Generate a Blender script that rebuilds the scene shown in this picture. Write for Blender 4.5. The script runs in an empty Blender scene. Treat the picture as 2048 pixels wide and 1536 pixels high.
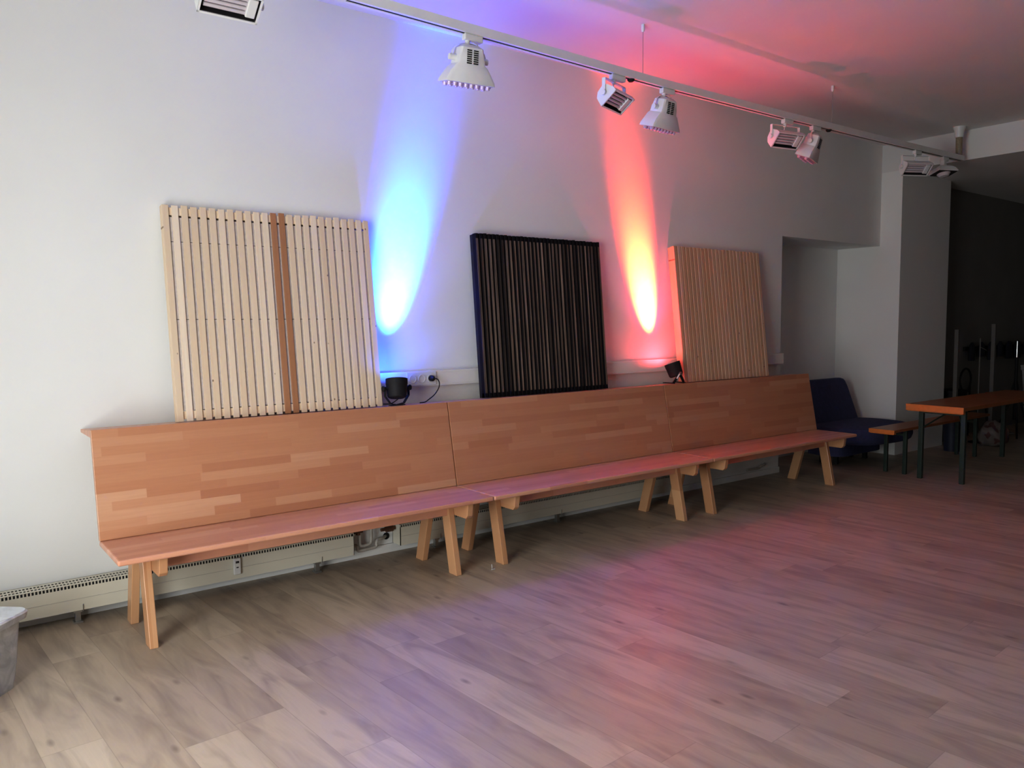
import bpy, bmesh, math, random
from mathutils import Vector, Matrix
random.seed(7)
C = bpy.context.scene.collection
R = math.radians

# ------------------------------------------------------------------ helpers
class MB:
    """collects shapes in one bmesh"""
    def __init__(s): s.bm = bmesh.new()
    def _m(s, vs, M):
        if M is not None:
            for v in vs: v.co = M @ v.co
    def box(s, x0, x1, y0, y1, z0, z1, M=None, mi=0):
        vs = [s.bm.verts.new(p) for p in ((x0,y0,z0),(x1,y0,z0),(x1,y1,z0),(x0,y1,z0),(x0,y0,z1),(x1,y0,z1),(x1,y1,z1),(x0,y1,z1))]
        for f in ((3,2,1,0),(4,5,6,7),(0,1,5,4),(1,2,6,5),(2,3,7,6),(3,0,4,7)):
            s.bm.faces.new([vs[i] for i in f]).material_index = mi
        s._m(vs, M); return s
    def loft(s, rings, cap=True, closed=True, mi=0, M=None):
        """rings: lists of points, equal counts"""
        L = [[s.bm.verts.new(p) for p in r] for r in rings]
        n = len(L[0])
        for a, b in zip(L, L[1:]):
            for i in range(n if closed else n-1):
                j = (i+1) % n
                s.bm.faces.new((a[i], a[j], b[j], b[i])).material_index = mi
        if cap:
            s.bm.faces.new(list(reversed(L[0]))).material_index = mi
            s.bm.faces.new(L[-1]).material_index = mi
        for r in L: s._m(r, M)
        return s
    def prism_x(s, prof, x0, x1, M=None, mi=0):        # profile of (y,z)
        return s.loft([[(x0,y,z) for y,z in prof], [(x1,y,z) for y,z in prof]], mi=mi, M=M)
    def prism_z(s, prof, z0, z1, M=None, mi=0):        # profile of (x,y)
        return s.loft([[(x,y,z0) for x,y in prof], [(x,y,z1) for x,y in prof]], mi=mi, M=M)
    def prism_y(s, prof, y0, y1, M=None, mi=0):        # profile of (x,z)
        return s.loft([[(x,y0,z) for x,z in prof], [(x,y1,z) for x,z in prof]], mi=mi, M=M)
    def lathe(s, prof, n=24, M=None, mi=0, cap=True):  # profile of (r,z) about z
        return s.loft([[(r*math.cos(2*math.pi*i/n), r*math.sin(2*math.pi*i/n), z) for i in range(n)] for r, z in prof], cap=cap, mi=mi, M=M)
    def cyl(s, p0, p1, r, n=12, r1=None, mi=0):
        p0, p1 = Vector(p0), Vector(p1); d = p1-p0
        q = d.to_track_quat('Z', 'Y').to_matrix().to_4x4()
        return s.lathe([(r,0),(r if r1 is None else r1, d.length)], n, Matrix.Translation(p0) @ q, mi)
    def tube(s, pts, r, n=8, mi=0):
        pts = [Vector(p) for p in pts]; rings = []
        for i, p in enumerate(pts):
            d = (pts[min(i+1, len(pts)-1)] - pts[max(i-1, 0)]).normalized()
            u = d.cross(Vector((0.13, 0.21, 1))).normalized(); w = d.cross(u)
            rings.append([p + r*(math.cos(2*math.pi*k/n)*u + math.sin(2*math.pi*k/n)*w) for k in range(n)])
        return s.loft(rings, mi=mi)
    def build(s, name, mats, parent=None, smooth=False, bevel=0, seg=2, at=None, label=None, rot=None):
        bmesh.ops.recalc_face_normals(s.bm, faces=s.bm.faces)
        me = bpy.data.meshes.new(name); 
        if at is not None:
            a = Vector(at)
            for v in s.bm.verts: v.co -= a
        s.bm.to_mesh(me); s.bm.free()
        for m in (mats if isinstance(mats, (list, tuple)) else [mats]): me.materials.append(m)
        o = bpy.data.objects.new(name, me); C.objects.link(o)
        if parent is not None: o.parent = parent
        elif at is not None: o.location = at
        if smooth:
            for p in me.polygons: p.use_smooth = True
            if smooth != 'all':
                try: me.set_sharp_from_angle(angle=R(35))
                except Exception: pass
        if bevel:
            b = o.modifiers.new('bevel', 'BEVEL'); b.width = bevel; b.segments = seg; b.limit_method = 'ANGLE'; b.angle_limit = R(35)
        if label: o['label'] = label
        return o

def spline(pts, n=8):
    """Catmull-Rom through points"""
    P = [Vector(p) for p in pts]; P = [2*P[0]-P[1]] + P + [2*P[-1]-P[-2]]
    out = []
    for i in range(1, len(P)-2):
        for k in range(n):
            t = k/n; a, b, c, d = P[i-1], P[i], P[i+1], P[i+2]
            out.append(0.5*((2*b) + (-a+c)*t + (2*a-5*b+4*c-d)*t*t + (-a+3*b-3*c+d)*t**3))
    out.append(P[-2]); return out

def thing(name, label, cat, loc=(0,0,0), rot=(0,0,0), group=None):
    o = bpy.data.objects.new(name, None); C.objects.link(o)
    o.empty_display_size = 0.05; o.location = loc; o.rotation_euler = rot
    o['label'] = label; o['category'] = cat
    if group: o['group'] = group
    return o
def tag(o, label, cat, group=None):
    o['label'] = label; o['category'] = cat
    if group: o['group'] = group
    return o
def struct(o): o['kind'] = 'structure'; return o
def copy_tree(o, parent=None):
    c = o.copy(); C.objects.link(c)
    if parent is not None: c.parent = parent
    for ch in [k for k in bpy.data.objects if k.parent == o]: copy_tree(ch, c)
    return c

# ------------------------------------------------------------------ materials
def lin(r, g, b):
    f = lambda c: (c/255/12.92) if c/255 <= 0.04045 else ((c/255+0.055)/1.055)**2.4
    return (f(r), f(g), f(b), 1)
class NT:
    def __init__(s, name):
        s.m = bpy.data.materials.new(name); s.m.use_nodes = True
        s.t = s.m.node_tree; s.b = s.t.nodes['Principled BSDF']
    def n(s, typ, **kw):
        nd = s.t.nodes.new(typ)
        for k, v in kw.items(): setattr(nd, k, v)
        return nd
    def l(s, a, b): s.t.links.new(a, b)
    def val(s, sock, v):
        if hasattr(v, 'is_linked') or hasattr(v, 'links'): s.l(v, sock)
        else: sock.default_value = v
    def math(s, op, a, b=None, c=None):
        nd = s.n('ShaderNodeMath', operation=op); s.val(nd.inputs[0], a)
        if b is not None: s.val(nd.inputs[1], b)
        if c is not None: s.val(nd.inputs[2], c)
        return nd.outputs[0]
    def xyz(s, kind='Object'):
        tc = s.n('ShaderNodeTexCoord'); sp = s.n('ShaderNodeSeparateXYZ'); s.l(tc.outputs[kind], sp.inputs[0]); return tc.outputs[kind], sp.outputs
    def comb(s, x, y, z):
        c = s.n('ShaderNodeCombineXYZ')
        for i, v in enumerate((x, y, z)): s.val(c.inputs[i], v)
        return c.outputs[0]
    def noise(s, vec, scale=5, detail=3, rough=0.5, dist=0.0):
        nd = s.n('ShaderNodeTexNoise'); s.l(vec, nd.inputs['Vector'])
        nd.inputs['Scale'].default_value = scale; nd.inputs['Detail'].default_value = detail
        nd.inputs['Roughness'].default_value = rough; nd.inputs['Distortion'].default_value = dist
        return nd.outputs['Fac']
    def white(s, vec):
        nd = s.n('ShaderNodeTexWhiteNoise', noise_dimensions='3D'); s.l(vec, nd.inputs['Vector']); return nd.outputs['Value']
    def ramp(s, fac, stops, interp='LINEAR'):
        nd = s.n('ShaderNodeValToRGB'); s.l(fac, nd.inputs[0]); cr = nd.color_ramp; cr.interpolation = interp
        while len(cr.elements) < len(stops): cr.elements.new(0.5)
        for e, (p, c) in zip(cr.elements, stops): e.position = p; e.color = c if len(c) == 4 else (*c, 1)
        return nd.outputs[0]
    def mix(s, fac, a, b, mode='MIX'):
        nd = s.n('ShaderNodeMix', data_type='RGBA', blend_type=mode); s.val(nd.inputs[0], fac)
        s.val(nd.inputs[6], a); s.val(nd.inputs[7], b); return nd.outputs[2]
    def bump(s, h, strength=0.1, dist=0.01):
        nd = s.n('ShaderNodeBump'); nd.inputs['Strength'].default_value = strength; nd.inputs['Distance'].default_value = dist
        s.l(h, nd.inputs['Height']); s.l(nd.outputs[0], s.b.inputs['Normal'])
    def out(s, col=None, rough=0.5, metal=0.0, spec=None):
        if col is not None: s.val(s.b.inputs['Base Color'], col)
        s.val(s.b.inputs['Roughness'], rough); s.b.inputs['Metallic'].default_value = metal
        if spec is not None: s.b.inputs['Specular IOR Level'].default_value = spec
        return s.m

def paint(name, col, rough=0.6, var=0.04, scale=6, bump=0.0, metal=0.0, bscale=90):
    t = NT(name); v, _ = t.xyz()
    n = t.noise(v, scale, 4)
    d = tuple(c*(1-var*2) for c in col[:3]) + (1,); u = tuple(min(1, c*(1+var)) for c in col[:3]) + (1,)
    c = t.ramp(n, [(0.3, d), (0.7, u)])
    if bump: t.bump(t.noise(v, bscale, 3), bump, 0.003)
    return t.out(c, rough, metal)

def block_wood(name, ua, va, wv=0.043, wu=0.55, tint=1.0, cols=None):
    """finger-jointed beech: strips of width wv, staves of length ~wu, every stave its own tone"""
    t = NT(name); v, o = t.xyz(); oi = t.n('ShaderNodeObjectInfo').outputs['Random']
    ax = {'x': 0, 'y': 1, 'z': 2}
    row = t.math('FLOOR', t.math('DIVIDE', o[ax[va]], wv))
    r1 = t.white(t.comb(row, oi, 0.3)); r2 = t.white(t.comb(row, oi, 7.7))
    leng = t.math('MULTIPLY_ADD', r2, wu, wu*0.55)
    cell = t.math('FLOOR', t.math('DIVIDE', t.math('MULTIPLY_ADD', r1, 3.0, o[ax[ua]]), leng))
    tone = t.white(t.comb(row, cell, oi))
    cols = cols or [(0.0, lin(186,131,101)), (0.2, lin(194,140,108)), (0.75, lin(200,148,115)), (0.93, lin(206,157,125)), (1.0, lin(214,170,139))]
    c = t.ramp(tone, cols)
    st = [0.0]*3; sc = {ax[ua]: 2.5, ax[va]: 60}
    vec = t.comb(*[t.math('MULTIPLY', o[i], sc.get(i, 6)) for i in range(3)])
    off = t.n('ShaderNodeVectorMath', operation='ADD'); t.l(vec, off.inputs[0]); t.l(t.comb(t.math('MULTIPLY', tone, 40), 0, t.math('MULTIPLY', oi, 9)), off.inputs[1])
    g = t.noise(off.outputs[0], 1.6, 4, 0.6, 0.4)
    c = t.mix(t.math('MULTIPLY', t.math('SUBTRACT', 1, g), 0.26), c, lin(140,86,58))
    return t.out(c, 0.30)

def pine(name, pitch, base, dark, rough=0.6, knots=True):
    t = NT(name); v, o = t.xyz()
    idx = t.math('FLOOR', t.math('DIVIDE', o[0], pitch))
    r = t.white(t.comb(idx, 3.1, 0)); r2 = t.white(t.comb(idx, 9.1, 4))
    vec = t.comb(t.math('MULTIPLY_ADD', r, 30, t.math('MULTIPLY', o[0], 55)), t.math('MULTIPLY', o[1], 20), t.math('MULTIPLY_ADD', r2, 17, t.math('MULTIPLY', o[2], 1.6)))
    g = t.noise(vec, 1.5, 4, 0.6, 0.8)
    c = t.mix(r, base, (base[0]*0.86, base[1]*0.80, base[2]*0.72) + (1,))
    c = t.mix(t.math('MULTIPLY', t.math('POWER', g, 2.2), 0.75), c, dark)
    if knots:
        vo = t.n('ShaderNodeTexVoronoi', feature='F1'); vo.inputs['Scale'].default_value = 1.0
        t.l(t.comb(t.math('MULTIPLY_ADD', r, 13.7, t.math('MULTIPLY', o[0], 16)), 0, t.math('MULTIPLY_ADD', r2, 31, t.math('MULTIPLY', o[2], 11))), vo.inputs['Vector'])
        k = t.ramp(vo.outputs['Distance'], [(0.04, (1,1,1)), (0.085, (0,0,0))])
        sel = t.math('GREATER_THAN', t.white(vo.outputs['Position']), 0.25)
        c = t.mix(t.math('MULTIPLY', t.math('MULTIPLY', k, sel), 0.8), c, lin(96,62,42))
    return t.out(c, rough)

WALL = paint('wall_paint', (0.80,0.80,0.79,1), 0.75, 0.012, 2.0, 0.12)
CEIL = paint('ceiling_paint', (0.74,0.735,0.73,1), 0.8, 0.02, 1.2, 0.05)
DIMWALL = paint('low_bounce_wall_paint', (0.2,0.195,0.19,1), 0.8, 0.03, 2)  # dark colour given to unseen walls to cut bounced light
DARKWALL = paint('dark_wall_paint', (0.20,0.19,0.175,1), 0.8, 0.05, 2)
WHITEP = paint('white_plastic', (0.72,0.72,0.71,1), 0.42, 0.02, 8)
DUCT = paint('duct_plastic', (0.76,0.75,0.73,1), 0.35, 0.01, 8)
LAMPW = paint('white_lamp_enamel', (0.74,0.74,0.74,1), 0.38, 0.02, 8)
RADIM = paint('cream_radiator_enamel', (0.70,0.67,0.57,1), 0.4, 0.02, 4)
BLACKP = paint('black_lamp_plastic', (0.005,0.0045,0.008,1), 0.7, 0.1, 30)
SLOTM = paint('dark_slot', (0.012,0.012,0.012,1), 0.8, 0.1, 30)
STEEL = paint('steel', (0.45,0.45,0.44,1), 0.35, 0.05, 20, metal=0.9)
CHROME = paint('chrome', (0.8,0.8,0.8,1), 0.12, 0.02, 20, metal=1.0)
COPPER = paint('brown_brass', (0.16,0.08,0.05,1), 0.4, 0.15, 40, metal=0.4)
PIPEM = paint('painted_pipe', (0.50,0.47,0.43,1), 0.45, 0.08, 30)
GREEN = paint('dark_green_steel', (0.022,0.04,0.032,1), 0.4, 0.1, 20)
BLUEF = paint('blue_upholstery', (0.05,0.056,0.145,1), 0.92, 0.08, 25, 0.35, bscale=400)
FELT = paint('grey_felt', (0.56,0.50,0.48,1), 0.95, 0.06, 60, 0.3, bscale=300)
BACKBOARD = paint('black_board', (0.01,0.01,0.01,1), 0.8, 0.1, 20)
DISPLAY = paint('dark_display', (0.05,0.045,0.05,1), 0.25, 0.05, 20)
NAVY = paint('navy_cloth', (0.012,0.012,0.022,1), 0.9, 0.1, 20)
BINM = paint('dark_blue_plastic', (0.015,0.02,0.05,1), 0.5, 0.1, 20)
POSTM = paint('dimmed_pale_post', (0.13,0.12,0.11,1), 0.6, 0.06, 10)  # white posts toned down: the back area's dimness is in the colour
PALE = paint('pale_grey_plastic', (0.45,0.46,0.44,1), 0.5, 0.03, 10)
TUBE = paint('frosted_tube_glass', (0.62,0.56,0.60,1), 0.25, 0.03, 10)
REFL = paint('grey_reflector', (0.10,0.09,0.10,1), 0.3, 0.05, 10, metal=0.6)
LENSC = paint('violet_lens_caps', (0.55,0.42,0.58,1), 0.2, 0.05, 20)
GREYW = paint('grey_white_cable', (0.4,0.4,0.38,1), 0.5, 0.03, 10)
CONDM = paint('yellowed_conduit', (0.30,0.25,0.17,1), 0.6, 0.12, 90, 0.3)

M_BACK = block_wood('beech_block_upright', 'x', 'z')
M_SEAT = block_wood('beech_block_flat_lit', 'x', 'y', cols=[(0.0, lin(208,150,124)), (0.3, lin(216,160,133)), (0.8, lin(222,168,140)), (1.0, lin(229,180,154))])  # light from above and pink glow mixed into the stave colours
M_LEG = block_wood('beech_leg', 'z', 'x', 0.05, 0.9, cols=[(0.0, lin(194,146,108)), (0.5, lin(203,156,117)), (1.0, lin(210,166,127))])
M_PINE = pine('pine_slats', 0.04702, lin(236,222,204), lin(212,178,144))
M_PINE3 = pine('pine_battens', 0.04758, lin(222,190,164), lin(176,128,96))
M_LARCH = pine('larch_slats', 0.04702, lin(182,134,100), lin(140,92,62))
M_BEER = pine('lacquered_pine', 0.11, lin(168,104,58), lin(130,70,36), 0.35, knots=False)
M_BEEREND = paint('orange_end_face', lin(214,126,62), 0.45, 0.05, 30)  # plainer and brighter orange than the tops

# burnt battens: brushed taupe on the front arris, black sides
t = NT('burnt_battens'); v, o = t.xyz()
idx = t.math('FLOOR', t.math('DIVIDE', o[0], 0.03424)); r = t.white(t.comb(idx, 2.0, 0)); r2 = t.white(t.comb(idx, 8.0, 5))
vec = t.comb(t.math('MULTIPLY_ADD', r, 50, t.math('MULTIPLY', o[0], 210)), 0, t.math('MULTIPLY_ADD', r2, 20, t.math('MULTIPLY', o[2], 1.7)))
g = t.noise(vec, 1.2, 5, 0.65, 0.3)
front = t.math('LESS_THAN', o[1], 0.0035)
u = t.math('ABSOLUTE', t.math('SUBTRACT', t.math('FRACT', t.math('DIVIDE', o[0], 0.03424)), t.math('MULTIPLY_ADD', r2, 0.16, 0.34)))
edge = t.ramp(u, [(0.10, (1,1,1)), (0.33, (0,0,0))])
ends = t.math('MULTIPLY', t.math('GREATER_THAN', o[2], 0.030), t.math('LESS_THAN', o[2], 1.05))
amt = t.math('MULTIPLY', t.math('MULTIPLY', t.math('MULTIPLY', front, ends), edge), t.ramp(g, [(0.36, (0.03,)*3), (0.60, (1,1,1))]))
amt = t.math('MULTIPLY', amt, t.math('MULTIPLY_ADD', r, 0.85, 0.15))
M_BURNT = t.out(t.mix(amt, (0.006,0.005,0.007,1), lin(184,160,142)), 0.75, spec=0.15)

# floor laminate
t = NT('oak_laminate'); v, o = t.xyz()
a = R(-3.5)
px = t.math('ADD', t.math('MULTIPLY', o[0], math.cos(a)), t.math('MULTIPLY', o[1], -math.sin(a)))
py = t.math('ADD', t.math('MULTIPLY', o[0], math.sin(a)), t.math('MULTIPLY', o[1], math.cos(a)))
W, LN = 0.19, 1.28
fx = t.math('DIVIDE', t.math('ADD', px, 0.075), W); row = t.math('FLOOR', fx)
ro = t.white(t.comb(row, 1.7, 0.2))
fy = t.math('DIVIDE', t.math('MULTIPLY_ADD', ro, LN, py), LN); cell = t.math('FLOOR', fy)
tone = t.white(t.comb(row, cell, 5.5)); tone2 = t.white(t.comb(row, cell, 1.2))
gv = t.comb(t.math('MULTIPLY_ADD', tone, 40, t.math('MULTIPLY', px, 11)), t.math('MULTIPLY_ADD', tone2, 23, t.math('MULTIPLY', py, 2.0)), 0)
big = t.noise(gv, 1.0, 3, 0.55, 0.9)
gv2 = t.comb(t.math('MULTIPLY_ADD', tone, 40, t.math('MULTIPLY', px, 90)), t.math('MULTIPLY_ADD', tone2, 23, t.math('MULTIPLY', py, 5)), 0)
fine = t.noise(gv2, 1.0, 4, 0.65, 0.2)
c = t.ramp(tone, [(0.0, lin(174,158,140)), (0.5, lin(185,169,150)), (1.0, lin(195,180,161))])
c = t.mix(t.math('MULTIPLY', t.ramp(big, [(0.42, (0,0,0)), (0.72, (1,1,1))]), 0.60), c, lin(128,114,104))
c = t.mix(t.math('MULTIPLY', fine, 0.22), c, lin(130,115,100))
vo = t.n('ShaderNodeTexVoronoi', feature='F1'); vo.inputs['Scale'].default_value = 1.0
t.l(t.comb(t.math('MULTIPLY_ADD', tone, 30, t.math('MULTIPLY', px, 6.0)), t.math('MULTIPLY', py, 2.4), tone2), vo.inputs['Vector'])
kn = t.ramp(vo.outputs['Distance'], [(0.02, (1,1,1)), (0.10, (0,0,0))])
c = t.mix(t.math('MULTIPLY', kn, 0.6), c, lin(90,79,74))
ex = t.math('MULTIPLY', t.math('ABSOLUTE', t.math('SUBTRACT', t.math('FRACT', fx), 0.5)), 2*1.0)
ey = t.math('MULTIPLY', t.math('ABSOLUTE', t.math('SUBTRACT', t.math('FRACT', fy), 0.5)), 2*1.0)
seam = t.math('MAXIMUM', t.math('GREATER_THAN', ex, 0.985), t.math('GREATER_THAN', ey, 0.9975))
c = t.mix(t.math('MULTIPLY', seam, 0.22), c, lin(70,60,52))
t.bump(fine, 0.06, 0.002)
M_FLOOR = t.out(c, t.math('MULTIPLY_ADD', fine, 0.10, 0.40), spec=0.4)

# frosted storage box plastic
def translucent(name, col, alpha, rough):
    t = NT(name); v, _ = t.xyz()
    n = t.noise(v, 9, 4, 0.6, 1.2)
    c = t.ramp(n, [(0.32, tuple(a*0.62 for a in col[:3]) + (1,)), (0.62, col)])
    t.b.inputs['Alpha'].default_value = alpha
    return t.out(c, rough)
M_BOX = translucent('cloudy_clear_plastic', (0.80,0.83,0.83,1), 0.78, 0.25)
M_LID = translucent('milky_lid_plastic', (0.74,0.77,0.80,1), 0.95, 0.3)
t = NT('window_glass'); t.b.inputs['Transmission Weight'].default_value = 1.0; v, _ = t.xyz(); M_GLASS = t.out((0.95,0.97,0.97,1), 0.0)
def emis(name, col, s):
    t = NT(name); t.b.inputs['Emission Color'].default_value = col; t.b.inputs['Emission Strength'].default_value = s
    return t.out((0.02,0.02,0.02,1), 0.2)
M_LENSB = emis('lit_blue_lens', (0.1,0.4,1,1), 6); M_LENSR = emis('lit_red_lens', (1,0.15,0.1,1), 6)
# red and white printed bag
t = NT('printed_bag'); v, o = t.xyz(); n = t.noise(v, 9, 2)
M_BAG = t.out(t.mix(t.ramp(n, [(0.52, (0,0,0)), (0.56, (1,1,1))]), (0.22,0.19,0.18,1), (0.14,0.06,0.055,1)), 0.5)

# ------------------------------------------------------------------ room
XL, XR, YF = -1.65, 13.6, -5.7
ZC, ZB = 3.281, 2.995
XN, XC, ZN, DN, PW, PP = 5.887, 7.669, 2.2285, 0.4825, 1.098, 0.225
def quad(m, *p): m.bm.faces.new([m.bm.verts.new(q) for q in p])
m = MB(); m.box(XL-0.1, XR+0.1, YF-0.1, DN+0.1, -0.08, 0); struct(m.build('floor', M_FLOOR))
m = MB(); m.box(XL-0.1, XC, YF-0.1, 0.1, ZC, ZC+0.1); struct(m.build('ceiling', CEIL))
m = MB(); m.box(XC, XR+0.1, YF-0.1, DN+0.1, ZB, ZC+0.1); struct(m.build('ceiling_lower', CEIL))   # its left face is the downstand beam
m = MB(); m.box(XL-0.1, XN, 0, 0.1, 0, ZC); m.box(XN, XC, 0, 0.1, ZN, ZC)
struct(m.build('wall_back', WALL))
m = MB(); m.box(XN-0.1, XC, DN, DN+0.1, 0, ZN+0.1); m.box(XN-0.1, XN, 0.1, DN, 0, ZN+0.1); m.box(XN, XC, 0.1, DN, ZN, ZN+0.1)
struct(m.build('wall_niche', WALL))
m = MB(); m.box(XC, XC+PW, -PP, DN+0.1, 0, ZB); struct(m.build('wall_pillar', WALL))
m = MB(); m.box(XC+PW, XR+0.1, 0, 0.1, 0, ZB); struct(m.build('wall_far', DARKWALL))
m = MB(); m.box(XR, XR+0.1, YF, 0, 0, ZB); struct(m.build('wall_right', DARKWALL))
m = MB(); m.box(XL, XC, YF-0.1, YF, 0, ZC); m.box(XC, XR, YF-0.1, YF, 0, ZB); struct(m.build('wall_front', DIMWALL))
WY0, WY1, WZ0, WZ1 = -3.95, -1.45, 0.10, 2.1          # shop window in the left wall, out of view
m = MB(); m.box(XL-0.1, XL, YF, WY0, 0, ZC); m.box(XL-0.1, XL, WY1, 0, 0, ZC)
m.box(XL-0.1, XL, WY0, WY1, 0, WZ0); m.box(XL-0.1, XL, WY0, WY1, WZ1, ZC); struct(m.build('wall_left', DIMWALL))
m = MB()
for y in (WY0, (WY0+WY1)/2-0.03, WY1-0.06): m.box(XL-0.09, XL-0.02, y, y+0.06, WZ0, WZ1)
for z in (WZ0, WZ1-0.06): m.box(XL-0.085, XL-0.025, WY0, WY1, z, z+0.06)
w = struct(m.build('window_1', WHITEP))
m = MB(); m.box(XL-0.06, XL-0.052, WY0+0.01, WY1-0.01, WZ0+0.01, WZ1-0.01); m.build('pane', M_GLASS, w)
m = MB(); m.box(XL, XN, -0.015, 0, 0, 0.055); struct(m.build('baseboard_back', WALL, bevel=0.003))

# ------------------------------------------------------------------ three benches
L = 1.9664
BY0, BZ0, BY1, BZ1 = -0.3902, 0.452, -0.2934, 0.956
XLEG = (0.135, 1.766); LT = 0.037
def make_bench():
    at = (0, -0.5, 0)
    root = thing('wooden_bench', 'x', 'bench', at)
    g = 0.003
    # backrest
    d = Vector((0, BY1-BY0, BZ1-BZ0)); ang = -math.atan2(d.y, d.z)
    m = MB(); m.box(g, L-g, 0, 0.024, 0, d.length)
    b = m.build('backrest', M_BACK, root, bevel=0.002); b.location = (0, BY0+0.5, BZ0); b.rotation_euler = (ang, 0, 0)
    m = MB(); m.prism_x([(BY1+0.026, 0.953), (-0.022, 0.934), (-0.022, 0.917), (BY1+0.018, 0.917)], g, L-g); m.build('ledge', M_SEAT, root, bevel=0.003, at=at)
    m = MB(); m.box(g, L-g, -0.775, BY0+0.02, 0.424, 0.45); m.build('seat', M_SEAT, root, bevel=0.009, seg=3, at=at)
    m = MB(); m.box(XLEG[0]+0.01, XLEG[1]+LT-0.01, -0.585, -0.55, 0.334, 0.424); m.build('rail', M_SEAT, root, bevel=0.003, at=at)
    for x in XLEG:
        m = MB(); m.prism_x([(-0.677, 0), (-0.598, 0), (-0.51, 0.424), (-0.589, 0.424)], x, x+LT); m.build('leg', M_LEG, root, bevel=0.003, at=at)
        m = MB(); m.prism_x([(-0.302, 0), (-0.222, 0), (-0.335, 0.424), (-0.415, 0.424)], x, x+LT); m.build('leg', M_LEG, root, bevel=0.003, at=at)
        m = MB(); m.prism_x([(-0.748, 0.424), (-0.738, 0.352), (-0.722, 0.335), (-0.33, 0.335), (-0.30, 0.424)], x+LT, x+2*LT); m.build('bearer', M_LEG, root, bevel=0.003, at=at)
        # strut carrying the backrest
        m = MB(); m.prism_x([(-0.39, 0.43), (-0.36, 0.40), (-0.33, 0.40), (-0.225, 0.93), (-0.268, 0.93)], x+LT, x+2*LT); m.build('back_strut', M_LEG, root, at=at)
    return root
BL = ['leftmost beech bench, by the clear storage box, with the blue glow on its ledge',
      'middle beech bench, below the black slatted panel, between the other two benches',
      'rightmost beech bench with red glow on its seat, beside the blue chair']
bench = make_bench(); bench['group'] = 'long wooden benches along the wall'
for i, dx in enumerate((0, L, 2*L)):
    o = bench if i == 0 else copy_tree(bench)
    o.location.x = dx; o['label'] = BL[i]
for o in [k for k in bpy.data.objects if k.name.startswith('wooden_bench')]: pass

# ------------------------------------------------------------------ slatted panels leaning on the wall
def panel_root(label, x0, x1, yb, zb, yt, zt, sub):
    h = math.hypot(yt-yb, zt-zb); th = math.atan2(yt-yb, zt-zb)
    r = thing('slatted_panel', label, 'panel', (x0, yb, zb), (-th, 0, 0), 'slatted acoustic panels standing on the bench ledge')
    return r, h, x1-x0
# 1: pale pine slats with gaps over grey felt
r, h, w = panel_root('pale pine slatted panel with two brown slats, leftmost of the leaning panels', 0.411, 1.571, -0.200, 0.9515, -0.062, 2.0535, 0)
n = 25; p = 0.04702; sw = 0.0322; T = 0.009
m = MB(); md = MB()
for i in range(n):
    x = i*p; dz = random.uniform(-0.004, 0.003)
    (md if i in (12, 13) else m).box(x+0.0005, x+sw, 0, 0.045 if i == 0 else T, 0, h+dz)
m.build('slats', M_PINE, r, bevel=0.0015)
md.build('dark_slats', M_LARCH, r, bevel=0.0015, label='two brown larch slats side by side')
for z in (0.012, h-0.052):
    m = MB(); m.box(0.0323, w-0.002, T, T+0.038, z, z+0.040); m.build('batten', M_PINE, r, bevel=0.001)
m = MB()
for a, b in ((0.056, 0.52), (0.523, h-0.19), (h-0.187, h-0.062)): m.box(0.0325, w-0.006, T+0.0006, T+0.034, a, b)
m.build('felt_backing', FELT, r)
# 2: burnt black battens
r, h, w = panel_root('black burnt-wood slatted panel, the dark one between two pale panels', 2.343, 3.473, -0.170, 0.949, -0.072, 2.029, 0)
n = 33; p = w/33; T = 0.036
m = MB()
for i in range(n):
    x = i*p; s = 0.0275
    prof = [(x, T), (x, 0.007), (x+0.002, 0.003), (x+0.006, 0.0003), (x+s-0.006, 0.0003), (x+s-0.002, 0.003), (x+s, 0.007), (x+s, T)]
    m.prism_z(prof, 0, h+random.uniform(-0.002, 0.002))
m.build('battens', M_BURNT, r)
m = MB(); m.box(0, w-0.004, T, T+0.028, 0.0, h-0.004); m.build('backing', BACKBOARD, r)
m = MB(); m.box(0, w-0.004, 0.012, T, 0.0, 0.03); m.build('bottom_strip', BACKBOARD, r)
# 3: close set pine battens
r, h, w = panel_root('narrow-gapped pine panel, rightmost of the leaning panels, left edge lit red', 4.290, 5.432, -0.200, 0.9525, -0.070, 2.045, 0)
n = 24; p = 0.04758; T = 0.04
m = MB()
for i in range(n):
    x = i*p; s = p-0.0035
    prof = [(x, T), (x, 0.005), (x+0.0015, 0.0018), (x+0.006, 0.0), (x+s-0.008, 0.0), (x+s-0.002, 0.002), (x+s, 0.006), (x+s, T)]
    m.prism_z(prof, 0, h+random.uniform(-0.004, 0.004))
m.build('battens', M_PINE3, r)
m = MB(); m.box(0, w-0.005, T, T+0.025, 0, h-0.003); m.build('backing_frame', M_PINE3, r)

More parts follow.
